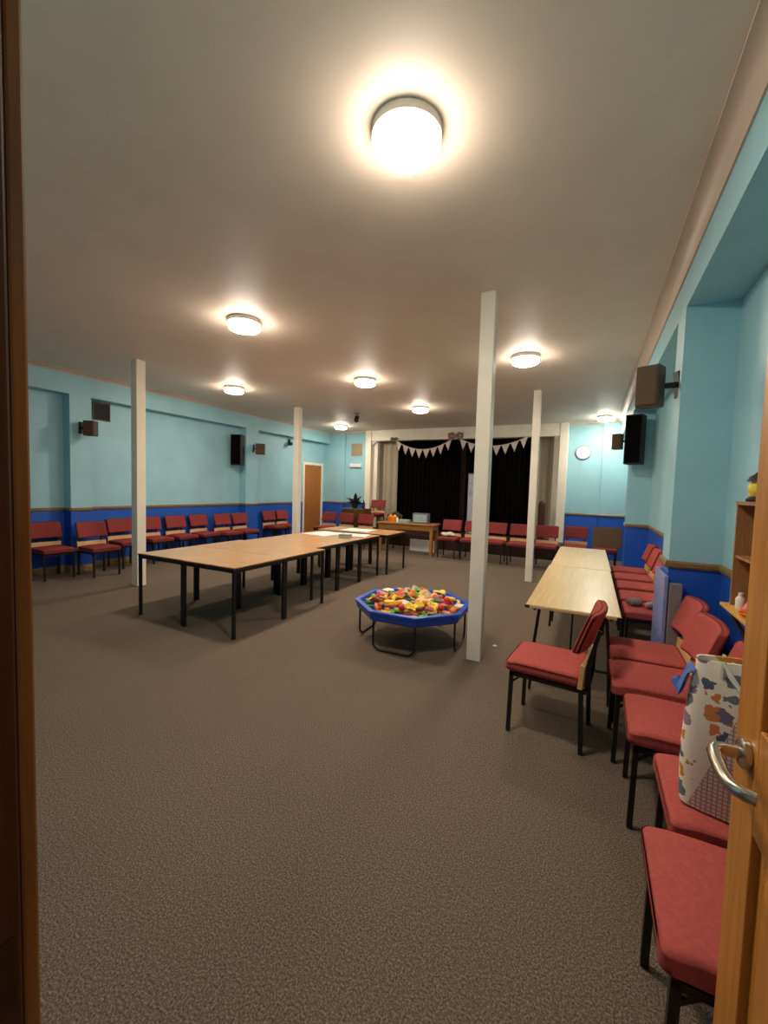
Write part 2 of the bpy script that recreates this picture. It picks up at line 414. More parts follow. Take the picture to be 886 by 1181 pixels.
# ------------------------------------------------------------------ stage
s = MB(); s.mi = 0
s.rbox((SX0,11.45,.0),(SX0+.20,YB+.12,H), .012, 3); s.rbox((SX1-.20,11.45,.0),(SX1,YB+.12,H), .012, 3)
s.rbox((SX0+.20,11.47,3.06),(SX1-.20,YB+.12,H), .012, 3)
s.box((SX0+.20,YB+.0,.35),(SX0+.36,YB+.16,3.06)); s.box((SX1-.34,YB,.35),(SX1-.20,YB+.16,3.06))
# rounded corner fillets under the header
for xx, sg in ((SX0+.20,1),(SX1-.20,-1)):
    poly = [(0,0)]+[(sg*(.22-.22*math.sin(a)), -.22+.22*math.cos(a)) for a in [i*PI/16 for i in range(9)]]
    V = [(xx+px,y,3.06+pz) for y in (11.52,11.66) for px,pz in poly]; n = len(poly)
    s._new(V, [tuple(range(n)), tuple(range(2*n-1,n-1,-1))]+[(i,n+i,n+(i+1)%n,(i+1)%n) for i in range(n)])
tag(s.build('proscenium', M['cream']), 'cream painted proscenium frame around the black stage curtains', 'stage frame')
p = MB(); p.rbox((SX0,10.55,0),(SX1,11.44,.35), .01, 2)
p.box((SX0+.36,11.44,0),(SX1-.34,12.54,.35))
tag(p.build('stage_platform', M['stagewood']), 'dark wooden stage platform behind the row of maroon chairs', 'stage')
b = MB(); b.box((SX0,12.55,.0),(SX1,12.65,H)).box((SX0-.05,YB+.12,.0),(SX0,12.65,H)).box((SX1,YB+.12,.0),(SX1+.05,12.65,H))
b.build('wall_stage', M['brownlining'], kind='structure')

def curtain(name, x0, x1, y, z0, z1, mat, label, pleat=.14, amp=.035):
    c = MB(); n = int((x1-x0)/pleat*10); rows = 6
    for side in (0, 1):
        pass
    V = []; 
    for r_ in range(rows+1):
        z = z0+(z1-z0)*r_/rows
        for i in range(n+1):
            x = x0+(x1-x0)*i/n
            a = amp*(1-.3*r_/rows)
            V.append((x, y+a*math.sin(2*PI*(x-x0)/pleat+.25*math.sin(3*x))+.012*math.sin(11*x), z))
    W = n+1; F = [(r_*W+i, r_*W+i+1, (r_+1)*W+i+1, (r_+1)*W+i) for r_ in range(rows) for i in range(n)]
    m0 = len(V); V += [(x_, y_+.008, z_) for x_, y_, z_ in V]
    F += [tuple(m0+k for k in f[::-1]) for f in F[:rows*n]]
    top = [(rows*W+i, rows*W+i+1, m0+rows*W+i+1, m0+rows*W+i) for i in range(n)]
    bot = [(i, m0+i, m0+i+1, i+1) for i in range(n)]
    lf = [(r_*W, (r_+1)*W, m0+(r_+1)*W, m0+r_*W) for r_ in range(rows)]
    rt = [(r_*W+n, m0+r_*W+n, m0+(r_+1)*W+n, (r_+1)*W+n) for r_ in range(rows)]
    c._new(V, F+top+bot+lf+rt)
    return tag(c.build(name, mat, smooth=True), label, 'curtain')
curtain('stage_curtain', -5.62, -3.52, 12.0, .36, 3.3, M['curtain'], 'left black pleated curtain closing the stage')
curtain('stage_curtain', -3.36, -1.36, 12.0, .36, 3.3, M['curtain'], 'right black pleated curtain closing the stage, partly behind the white pillars')
curtain('lining_curtain', -3.62, -3.24, 12.12, .36, 3.3, M['brownlining'], 'narrow brown curtain showing in the gap between the black stage curtains')
curtain('side_curtain', -6.30, -5.50, 11.84, .36, 3.2, M['wing'], 'cream pleated curtain at the left side of the stage opening', .2, .03)
curtain('side_curtain', -1.46, -.76, 11.84, .36, 3.2, M['wing'], 'cream pleated curtain at the right side of the stage opening', .2, .03)

# bunting, two swags
def swag(label, a, b, sag, nf, t0=0, ysurf=11.43):
    t = thing('bunting', label, 'bunting', (a[0],ysurf,a[1]))
    P = lambda u: Vector(((b[0]-a[0])*u, 0, (b[1]-a[1])*u-sag*4*u*(1-u)))
    MB().tube([P(i/24) for i in range(25)], .012, 6).build('string', M['flag'], t)
    for i in range(nf):
        u = (i+.5)/nf; c = P(u); tx = (P(u+.02)-P(u-.02)).normalized()
        hw, hl = .105, .26
        f = MB(); dn = Vector((-tx.z*0, 0, -1))
        A, B, C_ = c-tx*hw, c+tx*hw, c+dn*hl
        off = Vector((0,-.004,0))
        V = [A, B, B*.35+C_*.65+Vector((0,-.02,0)), C_, A*.35+C_*.65+Vector((0,-.02,0))]
        V = V+[v+off for v in V]
        f._new(V, [(0,1,2,3,4),(9,8,7,6,5)]+[(k,5+k,5+(k+1)%5,(k+1)%5) for k in range(5)])
        f.build('flag', M['flag'], t)
swag('pale triangle bunting swagged over the left half of the stage', (-5.40,3.06), (-3.62,3.06), .29, 8)
swag('pale triangle bunting swagged over the right half of the stage, behind the pillars', (-3.42,3.06), (-1.55,3.08), .24, 8)
def rosette(label, x, z, r, mat):
    t = MB()
    for sg in (-1, 1):
        t.tube([(0,0,0),(sg*r*.6,-.01,r*.45),(sg*r*1.25,-.015,r*.3),(sg*r*1.2,-.012,-r*.35),(sg*r*.5,-.01,-r*.3),(0,0,0)], [r*.15,r*.3,r*.32,r*.3,r*.25,r*.15], 8)
    t.lathe([(0,-.05),(r*.3,-.045),(r*.35,-.02),(r*.3,.0),(0,0)], 12, (0,0,0), 'y')
    o = t.build('bow', mat, smooth=True, loc=(x,11.43,z)); tag(o, label, 'bow')
rosette('large beige bow pinned where the two buntings meet', -3.53, 3.14, .15, plain('beige_ribbon', (150, 124, 104), .8))
rosette('small bow pinned at the left end of the bunting', -5.45, 3.10, .08, plain('olive_ribbon', (120, 108, 84), .8))

# ------------------------------------------------------------------ pillars and ceiling lights
def pillar(x0, x1, y0, y1, label):
    t = MB(); t.rbox((x0,y0,0),(x1,y1,H), .008, 2)
    o = t.build('support_pillar', M['cream']); tag(o, label, 'pillar', 'slim white support pillars')
    return o
pillar(-.985,-.852,3.795,3.925, 'square white pillar standing beside the blue toy tray')
pillar(-6.225,-6.085,3.87,4.01, 'square white pillar at the left corner of the big table block')
pillar(-1.0,-.876,7.72,7.845, 'square white pillar behind the pale folding tables')
pillar(-6.20,-6.06,7.61,7.75, 'square white pillar near the far wooden door')

def lamp():
    t = thing('ceiling_light', '', 'ceiling light')
    b = MB(); b.lathe([(.0,0),(.172,0),(.176,-.010),(.174,-.044),(.0,-.044)], 40); b.build('base_ring', M['pale'], t, smooth=True)
    b = MB(); b.mi = 1; b.lathe([(.0,-.0445),(.166,-.0445),(.170,-.060),(.168,-.082)], 40); b.mi = 0; b.lathe([(.168,-.082),(.160,-.096),(.140,-.106),(.090,-.115),(.0,-.118)], 40); b.build('diffuser', [M['lamp'], M['lampside']], t, smooth=True)
    return t
l0 = lamp()
LS = [(-.92,1.965,'largest round ceiling light, nearest the doorway'), (-3.50,3.43,'round ceiling light above the front of the big table block'),
      (-6.03,5.68,'round ceiling light nearest the left wall of chairs, beside the left pillar'), (-3.44,6.03,'round ceiling light in the middle column, second from the front'),
      (-3.44,8.50,'round ceiling light in the middle column, nearest the stage'), (-.87,5.76,'round ceiling light between the two right-hand pillars'),
      (.20,10.75,'round ceiling light in the far right corner, near the wall clock'), (-6.62,10.25,'round ceiling light in the far left corner, near the wooden door')]
for i, (x, y, lb) in enumerate(LS):
    if i == 0: l0.location = (x,y,H); l0['label'] = lb; l0['group'] = 'round ceiling lights'
    else: dup(l0, (x,y,H), 0, lb, 'round ceiling lights')
t = thing('ceiling_spotlight', 'small dark spotlight hanging from the ceiling before the stage', 'spotlight', (-5.17,8.7,H))
MB().lathe([(0,0),(.06,0),(.06,-.02),(0,-.02)], 20).tube([(0,0,-.02),(0,0,-.1)], .012).build('mount', M['grey'], t)
MB().tube([(-.03,.06,-.09),(.05,-.10,-.19)], .055, 14).build('spot_head', M['dark'], t)

# ------------------------------------------------------------------ chairs
SZ, BT = .503, .885
def make_chair(fab):
    t = thing('stacking_chair', '', 'chair')
    # seat cushion: crowned top, waterfall front
    c = MB(); q = MB(); q.box((-.228,-.245,SZ-.085),(.228,.205,SZ))
    bmesh.ops.subdivide_edges(q.bm, edges=q.bm.edges[:], cuts=5, use_grid_fill=True)
    for v in q.bm.verts:
        u, w_ = v.co.x/.228, (v.co.y+.02)/.225
        up = (v.co.z-(SZ-.0425))/.0425
        if up > 0: v.co.z -= .018*up*(max(0, abs(u)-.55)**2*2.2)+.03*up*max(0, -w_-.5)**2*2
    es = [e for e in q.bm.edges if len(e.link_faces) == 2 and e.calc_face_angle() > R(50)]
    bmesh.ops.bevel(q.bm, geom=es, offset=.026, segments=4, profile=.5, affect='EDGES')
    c.join(q); c.build('seat', fab, t, smooth=True)
    # bare plywood back plate between seat and back pad
    c = MB(); n = 8
    for z0, z1 in ((.415,.562),):
        V = []
        for i in range(n+1):
            x = -.225+.45*i/n; y = .208-.25*x*x
            V += [(x,y,z0),(x,y+.028,z0),(x,y+.036,z1),(x,y+.012,z1)]
        F = [(0,1,2,3), tuple(4*n+k for k in (3,2,1,0))]
        for i in range(n):
            for k in range(4): F.append((4*i+k, 4*i+4+k, 4*i+4+(k+1)%4, 4*i+(k+1)%4))
        c._new(V, F)
    c.build('back_plate', M['ply'], t)
    # back pad
    c = MB(); q = MB(); q.box((-.232,-.027,.0),(.232,.027,.262))
    bmesh.ops.subdivide_edges(q.bm, edges=q.bm.edges[:], cuts=5, use_grid_fill=True)
    es = [e for e in q.bm.edges if len(e.link_faces) == 2 and e.calc_face_angle() > R(50)]
    bmesh.ops.bevel(q.bm, geom=es, offset=.021, segments=4, profile=.5, affect='EDGES')
    for v in q.bm.verts:
        x, y, z = v.co
        v.co = Vector((x, y+.215-.75*x*x+.30*z+.10*z*z, .628+z*.97))
    c.join(q); c.build('backrest', fab, t, smooth=True)
    # steel frame
    for sx in (-1, 1):
        MB().bar((sx*.20,-.205,.42),(sx*.20,-.212,.004),.024).build('leg', M['black'], t)
        MB().bar((sx*.20,.215,.41),(sx*.20,.232,.004),.026).build('leg', M['black'], t)
        MB().bar((sx*.17,.243,.40),(sx*.17,.250,.585),.022,.022).bar((sx*.17,.250,.58),(sx*.17,.300,.78),.022,.022).build('back_upright', M['black'], t)
    f = MB()
    for sx in (-1, 1):
        f.bar((sx*.20,-.217,.398),(sx*.20,.245,.398),.024)
        f.bar((sx*.20,-.205,.34),(sx*.20,-.15,.39),.012)
    f.bar((-.20,-.205,.398),(.20,-.205,.398),.022); f.bar((-.20,.243,.398),(.20,.243,.398),.022)
    f.build('seat_frame', M['black'], t)
    return t
protos_c = {}
def chair(x, y, deg, label, group=None, z=0, fab='fabric'):
    if fab not in protos_c:
        r = protos_c[fab] = make_chair(M[fab]); r.location = (x,y,z); r.rotation_euler = (0,0,R(deg)); r['label'] = label
    else: r = dup(protos_c[fab], (x,y,z), R(deg), label)
    if group: r['group'] = group
    elif 'group' in r: del r['group']
    return r
chair(-.19, 2.975, -96, 'maroon chair standing apart at the near end of the folding tables')
G1 = 'chairs along the right wall'
chair(.455, 1.40, -90, 'nearest maroon chair, beside the open oak door', G1)
chair(.545, 1.895, -90, 'maroon chair holding the animal-print tote bag', G1)
chair(.46, 2.45, -91, 'maroon chair third from the door along the right wall', G1)
chair(.405, 2.975, -89, 'maroon chair fourth from the door, level with the lone chair', G1)
chair(.42, 3.475, -90, 'maroon chair just in front of the grey leaning panel, fifth from the door', G1)
G2 = 'chairs along the far side of the folding tables'
for y, lb in ((4.78,'maroon chair behind the grey panels with grey wool things on its seat'), (5.36,'maroon chair second beyond the grey panels beside the folding tables'),
              (5.97,'maroon chair third beyond the grey panels beside the folding tables'), (6.58,'maroon chair fourth beyond the grey panels beside the folding tables'),
              (7.2,'farthest maroon chair beside the folding tables, before the second pier')):
    chair(.575, y, -90, lb, G2)
G3 = 'chairs along the left wall'
for x, y, z, lb in ((-7.69,3.50,0,'leftmost maroon chair, half hidden by the dark doorpost'), (-7.34,4.02,0,'maroon chair in front of the first left pier'),
                    (-7.69,4.70,0,'maroon chair just left of the left-hand pillar'),
                    (-7.69,5.28,0,'maroon chair just right of the left-hand pillar against the wall'),
                    (-7.69,5.86,0,'maroon chair second to the right of the left-hand pillar'),
                    (-7.69,6.44,0,'maroon chair third to the right of the left-hand pillar'), (-7.52,6.96,0,'maroon chair set slightly lower and forward in the left wall row'),
                    (-7.52,7.50,0,'last maroon chair of the long left row, under the tall black speaker'),
                    (-7.69,8.72,0,'left one of the pair of maroon chairs past the second left pier'), (-7.69,9.26,0,'right one of the pair of maroon chairs past the second left pier')):
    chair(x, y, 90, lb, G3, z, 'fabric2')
G4 = 'chairs in front of the stage'
for x, y, lb in ((-2.98,9.45,'maroon chair just right of the wooden desk with a pale cushion-like bundle'), (-2.43,9.45,'maroon chair in front of the stage left of the near white pillar'),
                 (-1.92,9.45,'maroon chair in front of the stage just right of the near white pillar'), (-1.38,9.43,'maroon chair in front of the stage left of the far pillar'),
                 (-.83,9.45,'rightmost maroon chair in front of the stage')):
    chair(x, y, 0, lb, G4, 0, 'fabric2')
G5 = 'chairs in the far left corner'
for x, y, lb in ((-6.62,9.55,'maroon chair nearest the far wooden door'), (-6.02,9.50,'maroon chair second from the far door, before the brown cabinet'),
                 (-5.42,9.52,'maroon chair third from the far door, just left of the desk'), (-4.86,10.12,'maroon chair partly behind the left end of the desk')):
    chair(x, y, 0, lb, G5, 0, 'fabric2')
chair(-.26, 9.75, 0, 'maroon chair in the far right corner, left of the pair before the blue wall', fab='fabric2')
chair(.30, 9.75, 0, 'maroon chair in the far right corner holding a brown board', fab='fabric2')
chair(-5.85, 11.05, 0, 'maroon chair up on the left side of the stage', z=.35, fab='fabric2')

# ------------------------------------------------------------------ tables
def sq_table(w_, d_, h_, leg=.03):
    t = thing('square_table', '', 'table')
    MB().rbox((-w_/2,-d_/2,h_-.012),(w_/2,d_/2,h_), .003, 2).build('tabletop', M['top'], t)
    MB().rbox((-w_/2,-d_/2,h_-.03),(w_/2,d_/2,h_-.012), .003, 2).build('top_edging', M['edge'], t)
    for sx in (-1, 1):
        for sy in (-1, 1):
            MB().box((sx*w_/2-sx*.004,sy*d_/2-sy*.004,.008),(sx*(w_/2-leg-.004),sy*(d_/2-leg-.004),h_-.03)).box((sx*w_/2-sx*.002,sy*d_/2-sy*.002,0),(sx*(w_/2-leg-.006),sy*(d_/2-leg-.006),.009)).build('leg', M['black'], t)
    f = MB()
    for sy in (-1, 1): f.box((-w_/2+.03,sy*(d_/2-.010),h_-.06),(w_/2-.03,sy*(d_/2-.030),h_-.03))
    for sx in (-1, 1): f.box((sx*(w_/2-.010),-d_/2+.03,h_-.06),(sx*(w_/2-.030),d_/2-.03,h_-.03))
    f.build('apron_frame', M['black'], t)
    return t
tA = sq_table(.785,.80,.745); tB = sq_table(.66,.672,.735)
usedA, usedB = [False], [False]
def table(proto, used, x, y, label):
    if not used[0]:
        used[0] = True; proto.location = (x,y,0); proto['label'] = label; proto['group'] = 'joined square tables'
    else: dup(proto, (x,y,0), 0, label, 'joined square tables')
table(tA, usedA, -3.595, 3.435, 'tan square table at the near right corner of the joined block')
table(tA, usedA, -4.385, 3.445, 'tan square table at the near left corner of the joined block, by the pillar')
table(tA, usedA, -3.605, 4.245, 'tan square table second from the near end, right side of the block')
table(tA, usedA, -4.395, 4.255, 'tan square table second from the near end, left side of the block')
for k, (nm) in enumerate(('third', 'fourth', 'fifth')):
    y = 5.0+.68*k
    table(tB, usedB, -3.76, y, 'smaller tan square table, %s row from the near end, right side' % nm)
    table(tB, usedB, -4.425, y, 'smaller tan square table, %s row from the near end, left side' % nm)
table(tA, usedA, -3.70, 7.20, 'tan square table at the far right end of the block, before the desk')
table(tA, usedA, -4.49, 7.21, 'tan square table at the far left end of the block')
# white sheets added to imitate lamp glare on the glossy tabletops
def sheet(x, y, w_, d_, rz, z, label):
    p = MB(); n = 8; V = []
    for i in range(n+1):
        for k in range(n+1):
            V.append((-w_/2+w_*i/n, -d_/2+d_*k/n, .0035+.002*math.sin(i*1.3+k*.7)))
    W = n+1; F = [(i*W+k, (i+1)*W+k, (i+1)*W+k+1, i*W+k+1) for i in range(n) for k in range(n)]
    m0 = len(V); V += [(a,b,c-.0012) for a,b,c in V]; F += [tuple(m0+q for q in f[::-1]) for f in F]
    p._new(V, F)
    o = p.build('glare_sheet', M['paper'], loc=(x,y,z)); o.rotation_euler.z = rz
    tag(o, label, 'paper')  # not real paper: these sheets imitate lamp glare
sheet(-3.80,6.42,.52,.42,.2,.735,'white sheet imitating lamp glare on the right edge of the table block')
sheet(-4.35,6.25,.55,.60,-.15,.735,'white sheet imitating lamp glare on the left side of the small tables')
sheet(-4.15,7.15,.60,.50,.1,.745,'white sheet imitating lamp glare on the far end of the table block')
t = thing('plastic_box', 'small clear grey plastic box on the table block beside the glare sheets', 'box', (-3.72,5.98,.735), .3)
MB().rbox((-.10,-.07,0),(.10,.07,.05), .008, 2).build('box_body', M['teal'], t); MB().rbox((-.105,-.075,.05),(.105,.075,.06), .004, 2).build('lid', M['grey'], t)

# two folding tables end to end
def fold_table():
    t = thing('folding_table', '', 'table'); h_ = .73; L, W = 2.0, .655
    MB().rbox((-W/2,-L/2,h_-.028),(W/2,L/2,h_), .006, 2).build('tabletop', M['top2'], t)
    MB().rbox((-W/2-.002,-L/2-.002,h_-.027),(W/2+.002,L/2+.002,h_-.006), .004, 2).build('top_edging', M['edge2'], t)
    for sy in (-1, 1):
        y = sy*(L/2-.16); g = MB()
        for sx in (-1, 1): g.tube([(sx*(W/2-.09),y,h_-.03),(sx*(W/2-.06),y+sy*.03,.38),(sx*(W/2-.045),y+sy*.05,.0125)], .0125, 8)
        g.tube([(-W/2+.055,y+sy*.036,.26),(W/2-.055,y+sy*.036,.26)], .010, 8)
        g.tube([(0,y+sy*.034,.30),(0,y-sy*.34,h_-.035)], .008, 6)
        g.build('leg_frame', M['black'], t)
    f = MB()
    for sx in (-1, 1): f.box((sx*(W/2-.05),-L/2+.08,h_-.062),(sx*(W/2-.068),L/2-.08,h_-.028))
    f.build('side_rail', M['black'], t)
    for sx in (-1, 1):
        for sy in (-1, 1): MB().rbox((sx*(W/2-.03),sy*(L/2-.03),h_-.030),(sx*(W/2+.006),sy*(L/2+.006),h_-.004), .006, 2).build('corner_cap', M['black'], t)
    return t
ft = fold_table(); ft.location = (-.09,4.36,0); ft['label'] = 'near pale folding table with the lone chair at its end'; ft['group'] = 'pale folding tables'
dup(ft, (-.085,6.375,0), R(.3), 'far pale folding table, end to end with the near one', 'pale folding tables')

# ------------------------------------------------------------------ blue mixing tray on its stand
TC = (-1.66, 4.07); TR = .625
tt = thing('mixing_tray', 'blue octagonal plastic tray of play food on a low black stand', 'tray', (TC[0],TC[1],0))
tb = MB()
def octa(r): return [(r*math.cos(R(-65+45*k)), r*math.sin(R(-65+45*k))) for k in range(8)]
rings = [(TR-.055,.315),(TR-.03,.312),(TR-.008,.385),(TR,.385),(TR,.403),(TR-.05,.405),(TR-.058,.398),(TR-.085,.330)]
V = []; F = []
for r_, z in rings: V += [(x,y,z) for x,y in octa(r_)]
V[:8] = [(x,y,.315) for x,y in octa(TR-.055)]
for i in range(len(rings)-1):
    for k in range(8): F.append((8*i+k, 8*i+(k+1)%8, 8*(i+1)+(k+1)%8, 8*(i+1)+k))
F.append(tuple(range(7,-1,-1))); F.append(tuple(8*(len(rings)-1)+k for k in range(8)))
tb._new(V, F)
tb.build('tray_pan', M['traywall'], tt)
O = [Vector((x,y,0)) for x,y in octa(TR-.06)]
def uloop(i, k, inset=.0):
    a, b = O[i], O[k]; zt = .315; pts = [a+Vector((0,0,zt)), a+Vector((0,0,.12))]
    dv = (b-a).normalized(); rr = .085
    for q in range(1, 7):
        an = q/6*PI/2; pts.append(a+dv*(rr-rr*math.cos(an))+Vector((0,0,.012+rr-rr*math.sin(an))))
    for q in range(0, 7):
        an = q/6*PI/2; pts.append(b-dv*(rr-rr*math.sin(an))+Vector((0,0,.012+rr-rr*math.cos(an))))
    pts += [b+Vector((0,0,.12)), b+Vector((0,0,zt))]
    MB().tube(pts, .011, 8).build('leg_loop', M['black'], tt, smooth=True)
# octagon corners: 0 at -65, 7 at -110, 6 at -155, 5 at -200, 4 at -245, 3 at -290, 2 at 25, 1 at -20
uloop(7,0); uloop(6,5); uloop(1,2); uloop(3,4)
def ringbar():
    r = MB(); r.tube([o+Vector((0,0,.300)) for o in [x*.97 for x in O]], .010, 8, closed=True); r.build('stand_ring', M['black'], tt)
ringbar()

# play food
def toy_mesh(kind):
    t = MB()
    if kind == 'ball':
        t.lathe([(0,-.032),(.02,-.026),(.032,-.008),(.034,.006),(.024,.024),(.010,.030),(0,.027)], 14)
    elif kind == 'banana':
        pts = [(.075*math.cos(a),.075*math.sin(a)-.05,0) for a in [R(25+i*13) for i in range(11)]]
        t.tube(pts, [.005,.011,.016,.018,.019,.019,.019,.018,.016,.010,.004], 8)
    elif kind == 'carrot':
        t.tube([(-.07,0,0),(-.03,.003,0),(.02,0,0),(.05,0,0),(.055,0,0)], [.003,.010,.018,.021,.012], 10)
        t.tube([(.055,0,0),(.09,.01,.01)], [.006,.010], 6)
    elif kind == 'slice':
        poly = [(.05*math.cos(a),.045*math.sin(a)) for a in [i*2*PI/16 for i in range(16)]]
        q = MB(); q.prism(poly, -.010, .010); bmesh.ops.bevel(q.bm, geom=q.bm.edges[:], offset=.003, segments=2, affect='EDGES'); t.join(q)
    elif kind == 'bread':
        q = MB(); q.prism([(-.045,-.04),(.045,-.04),(.045,.015),(.05,.035),(.03,.05),(-.03,.05),(-.05,.035),(-.045,.015)], -.011, .011); bmesh.ops.bevel(q.bm, geom=q.bm.edges[:], offset=.003, segments=2, affect='EDGES'); t.join(q)
    elif kind == 'leaf':
        n = 6; V = []
        for i in range(n+1):
            u = i/n; wd = .048*math.sin(PI*min(1,u*.9+.08))
            for sx in (-1,-.5,0,.5,1): V.append((-.06+.12*u, sx*wd, .012*math.cos(sx*3+i*1.2)+.01*abs(sx)))
        F = [(i*5+k,(i+1)*5+k,(i+1)*5+k+1,i*5+k+1) for i in range(n) for k in range(4)]
        m0 = len(V); V += [(a,b,c-.007) for a,b,c in V]; F += [tuple(m0+q for q in f[::-1]) for f in F]
        t._new(V, F)
    elif kind == 'block':
        t.rbox((-.04,-.025,-.02),(.04,.025,.02), .008, 3)
    elif kind == 'cup':
        t.lathe([(0,-.04),(.024,-.04),(.034,.035),(.030,.035),(.021,-.034),(0,-.034)], 14)
    return t
KINDS = [('ball','red','red toy tomato'),('ball','orange','orange toy fruit'),('banana','yellow','yellow toy banana'),('carrot','orange','orange toy carrot'),
         ('slice','peach','peach toy slice'),('bread','white','white toy bread slice'),('leaf','green','green toy lettuce leaf'),('block','dark green','dark green toy piece'),
         ('slice','yellow','yellow toy slice'),('ball','green','green toy apple'),('block','pink','pink toy piece'),('cup','white','white toy cup'),('slice','red','red toy slice'),('block','brown','brown toy piece'),('carrot','purple','purple toy vegetable'),('leaf','yellow','yellow toy leaf')]
NMS = {'ball':'toy_fruit','banana':'toy_banana','carrot':'toy_carrot','slice':'toy_slice','bread':'toy_bread','leaf':'toy_leaf','block':'toy_block','cup':'toy_cup'}
protos = []
for kd, cl, lb in KINDS:
    protos.append([toy_mesh(kd).build(NMS[kd], M['toy '+cl], smooth=True), kd, lb, False])
spots = []
tries = 0
while len(spots) < 130 and tries < 20000:
    tries += 1
    a, rr = random.uniform(0,2*PI), .50*math.sqrt(random.random())
    x, y = rr*math.cos(a), rr*math.sin(a)
    lay = 0 if len(spots) < 66 else 1
    if lay == 1 and rr > .42: continue
    if any(l == lay and (x-px)**2+(y-py)**2 < .088**2*(1 if lay == 0 else .9) for px,py,l in spots):
        if tries % 400: continue
        if lay == 0 and tries < 8000: continue
    spots.append((x,y,lay))
order = list(range(len(KINDS)))
for i, (x, y, lay) in enumerate(spots):
    p = protos[random.choice(order) if i >= len(KINDS) else i]
    o = p[0] if not p[3] else p[0].copy()
    if p[3]: COL.objects.link(o)
    p[3] = True
    z = .366+lay*.058+(.012*(1-((x*x+y*y)/.25)) if lay else 0)
    o.location = (TC[0]+x, TC[1]+y, z)
    tilt = .25 if lay == 0 else .5
    o.rotation_euler = (random.uniform(-tilt,tilt), random.uniform(-tilt,tilt), random.uniform(0,2*PI))
    sc = random.uniform(1.0,1.22); o.scale = (sc,sc,sc)
    tag(o, p[2]+' heaped with play food in the blue tray', 'toy food', p[2]+'s in the blue tray')

# ------------------------------------------------------------------ wall fittings
def small_speaker(x, y, z, facing, w_, d_, h_, label, arm, tilt=0):
    """facing: rotation about z; local front is -Y; arm: wall point in world"""
    t = thing('wall_speaker', label, 'speaker', (x,y,z), facing)
    MB().rbox((-w_/2,-d_/2,-h_/2),(w_/2,d_/2,h_/2), .008, 2).build('speaker_case', M['spkgrey'], t)
    MB().rbox((-w_/2+.012,-d_/2-.008,-h_/2+.012),(w_/2-.012,-d_/2+.004,h_/2-.012), .004, 2).build('speaker_grille', M['grille'], t)
    q = Matrix.Rotation(-facing, 3, 'Z')@(Vector(arm)-Vector((x,y,z)))
    b = MB(); b.tube([Vector((0,0,0))+q.normalized()*.03, q], .022, 10)
    n_ = q.normalized(); b.bar(q-n_*.001, q-n_*.015, .07, .20, up=(0,0,1))
    b.build('bracket', M['dark'], t)
small_speaker(.365, 3.86, 2.45, R(-25), .16,.14,.31, 'brown wall speaker on a bracket at the near right pier', (XR,3.93,2.47))
small_speaker(.36, 8.42, 2.54, R(-20), .15,.14,.27, 'small dark wall speaker beyond the big black one on the right', (XR,8.42,2.56))
small_speaker(-7.63, 4.06, 2.46, R(35), .17,.15,.25, 'brown wall speaker on the first left pier', (XL,4.0,2.47))
small_speaker(-7.62, 8.06, 2.50, R(35), .22,.17,.27, 'brown wall speaker beside the tall black speaker on the left', (XL,8.02,2.52))
def tall_speaker(x, y, z, rz, w_, d_, h_, label, wall):
    t = thing('tall_speaker', label, 'speaker', (x,y,z), rz)
    MB().rbox((-w_/2,-d_/2,-h_/2),(w_/2,d_/2,h_/2), .012, 2).build('speaker_case', M['speaker'], t)
    MB().rbox((-w_/2+.015,-d_/2-.008,-h_/2+.02),(w_/2-.015,-d_/2+.004,h_/2-.02), .004, 2).build('speaker_grille', M['curtain'], t)
    q = Matrix.Rotation(-rz, 3, 'Z')@(Vector(wall)-Vector((x,y,z)))
    MB().bar(Vector((0,d_/2-.02,0)), q, .07, .12).build('bracket', M['dark'], t)
tall_speaker(.585, 7.93, 2.51, R(-18), .25,.24,.80, 'tall black loudspeaker hung on the second right pier', (.63,P2[0],2.51))
tall_speaker(-7.83, 7.50, 2.43, R(22), .26,.22,.74, 'tall black loudspeaker hung by the second left pier', (-7.93,7.77,2.43))
def grille(name, label, loc, rz, w_, h_, m_frame, m_slat, n):
    t = thing(name, label, 'vent', loc, rz)
    f = MB()
    for sx in (-1,1): f.box((sx*w_/2,-.02,-h_/2),(sx*(w_/2-.022),0,h_/2))
    for sz in (-1,1): f.box((-w_/2+.022,-.02,sz*h_/2),(w_/2-.022,0,sz*(h_/2-.022)))
    f.build('frame', m_frame, t)
    q = MB(); q.box((-w_/2+.02,-.006,-h_/2+.02),(w_/2-.02,-.001,h_/2-.02))
    for i in range(n):
        z = -h_/2+.035+(h_-.07)*i/(n-1); q.box((-w_/2+.02,-.018,z-.006),(w_/2-.02,-.005,z+.004), (R(25),0,0))
    q.build('louvre_panel', m_slat, t)
grille('air_vent', 'square black air vent high on the left wall beside the first pier', (XLB,4.45,2.83), R(90), .30,.32, M['spkgrey'], M['speaker'], 9)
grille('air_vent', 'square beige vent high on the wall left of the stage', (-6.85,YB,2.81), 0, .40,.40, M['beige'], M['beige'], 10)
t = thing('emergency_light', 'white box fitting on the wall left of the stage, below the beige vent', 'wall light', (-6.87,YB,2.30))
MB().rbox((-.21,-.07,-.06),(.21,0,.06), .015, 3).build('housing', M['pale'], t); MB().rbox((-.18,-.08,-.045),(.18,-.06,.045), .01, 2).build('cover', M['paper'], t)
t = thing('camera', 'small dark camera on a bracket under the left beam', 'camera', (-7.98,9.62,2.83), R(60))
MB().box((-.03,.0,-.0),(.03,.05,.12)).tube([(0,.02,.06),(0,-.06,.03)], .012).build('bracket', M['dark'], t); MB().rbox((-.04,-.15,-.07),(.04,.01,.02), .008, 2).build('camera_body', M['speaker'], t)
t = thing('wall_clock', 'round white wall clock right of the stage', 'clock', (-.245,YB,2.645))
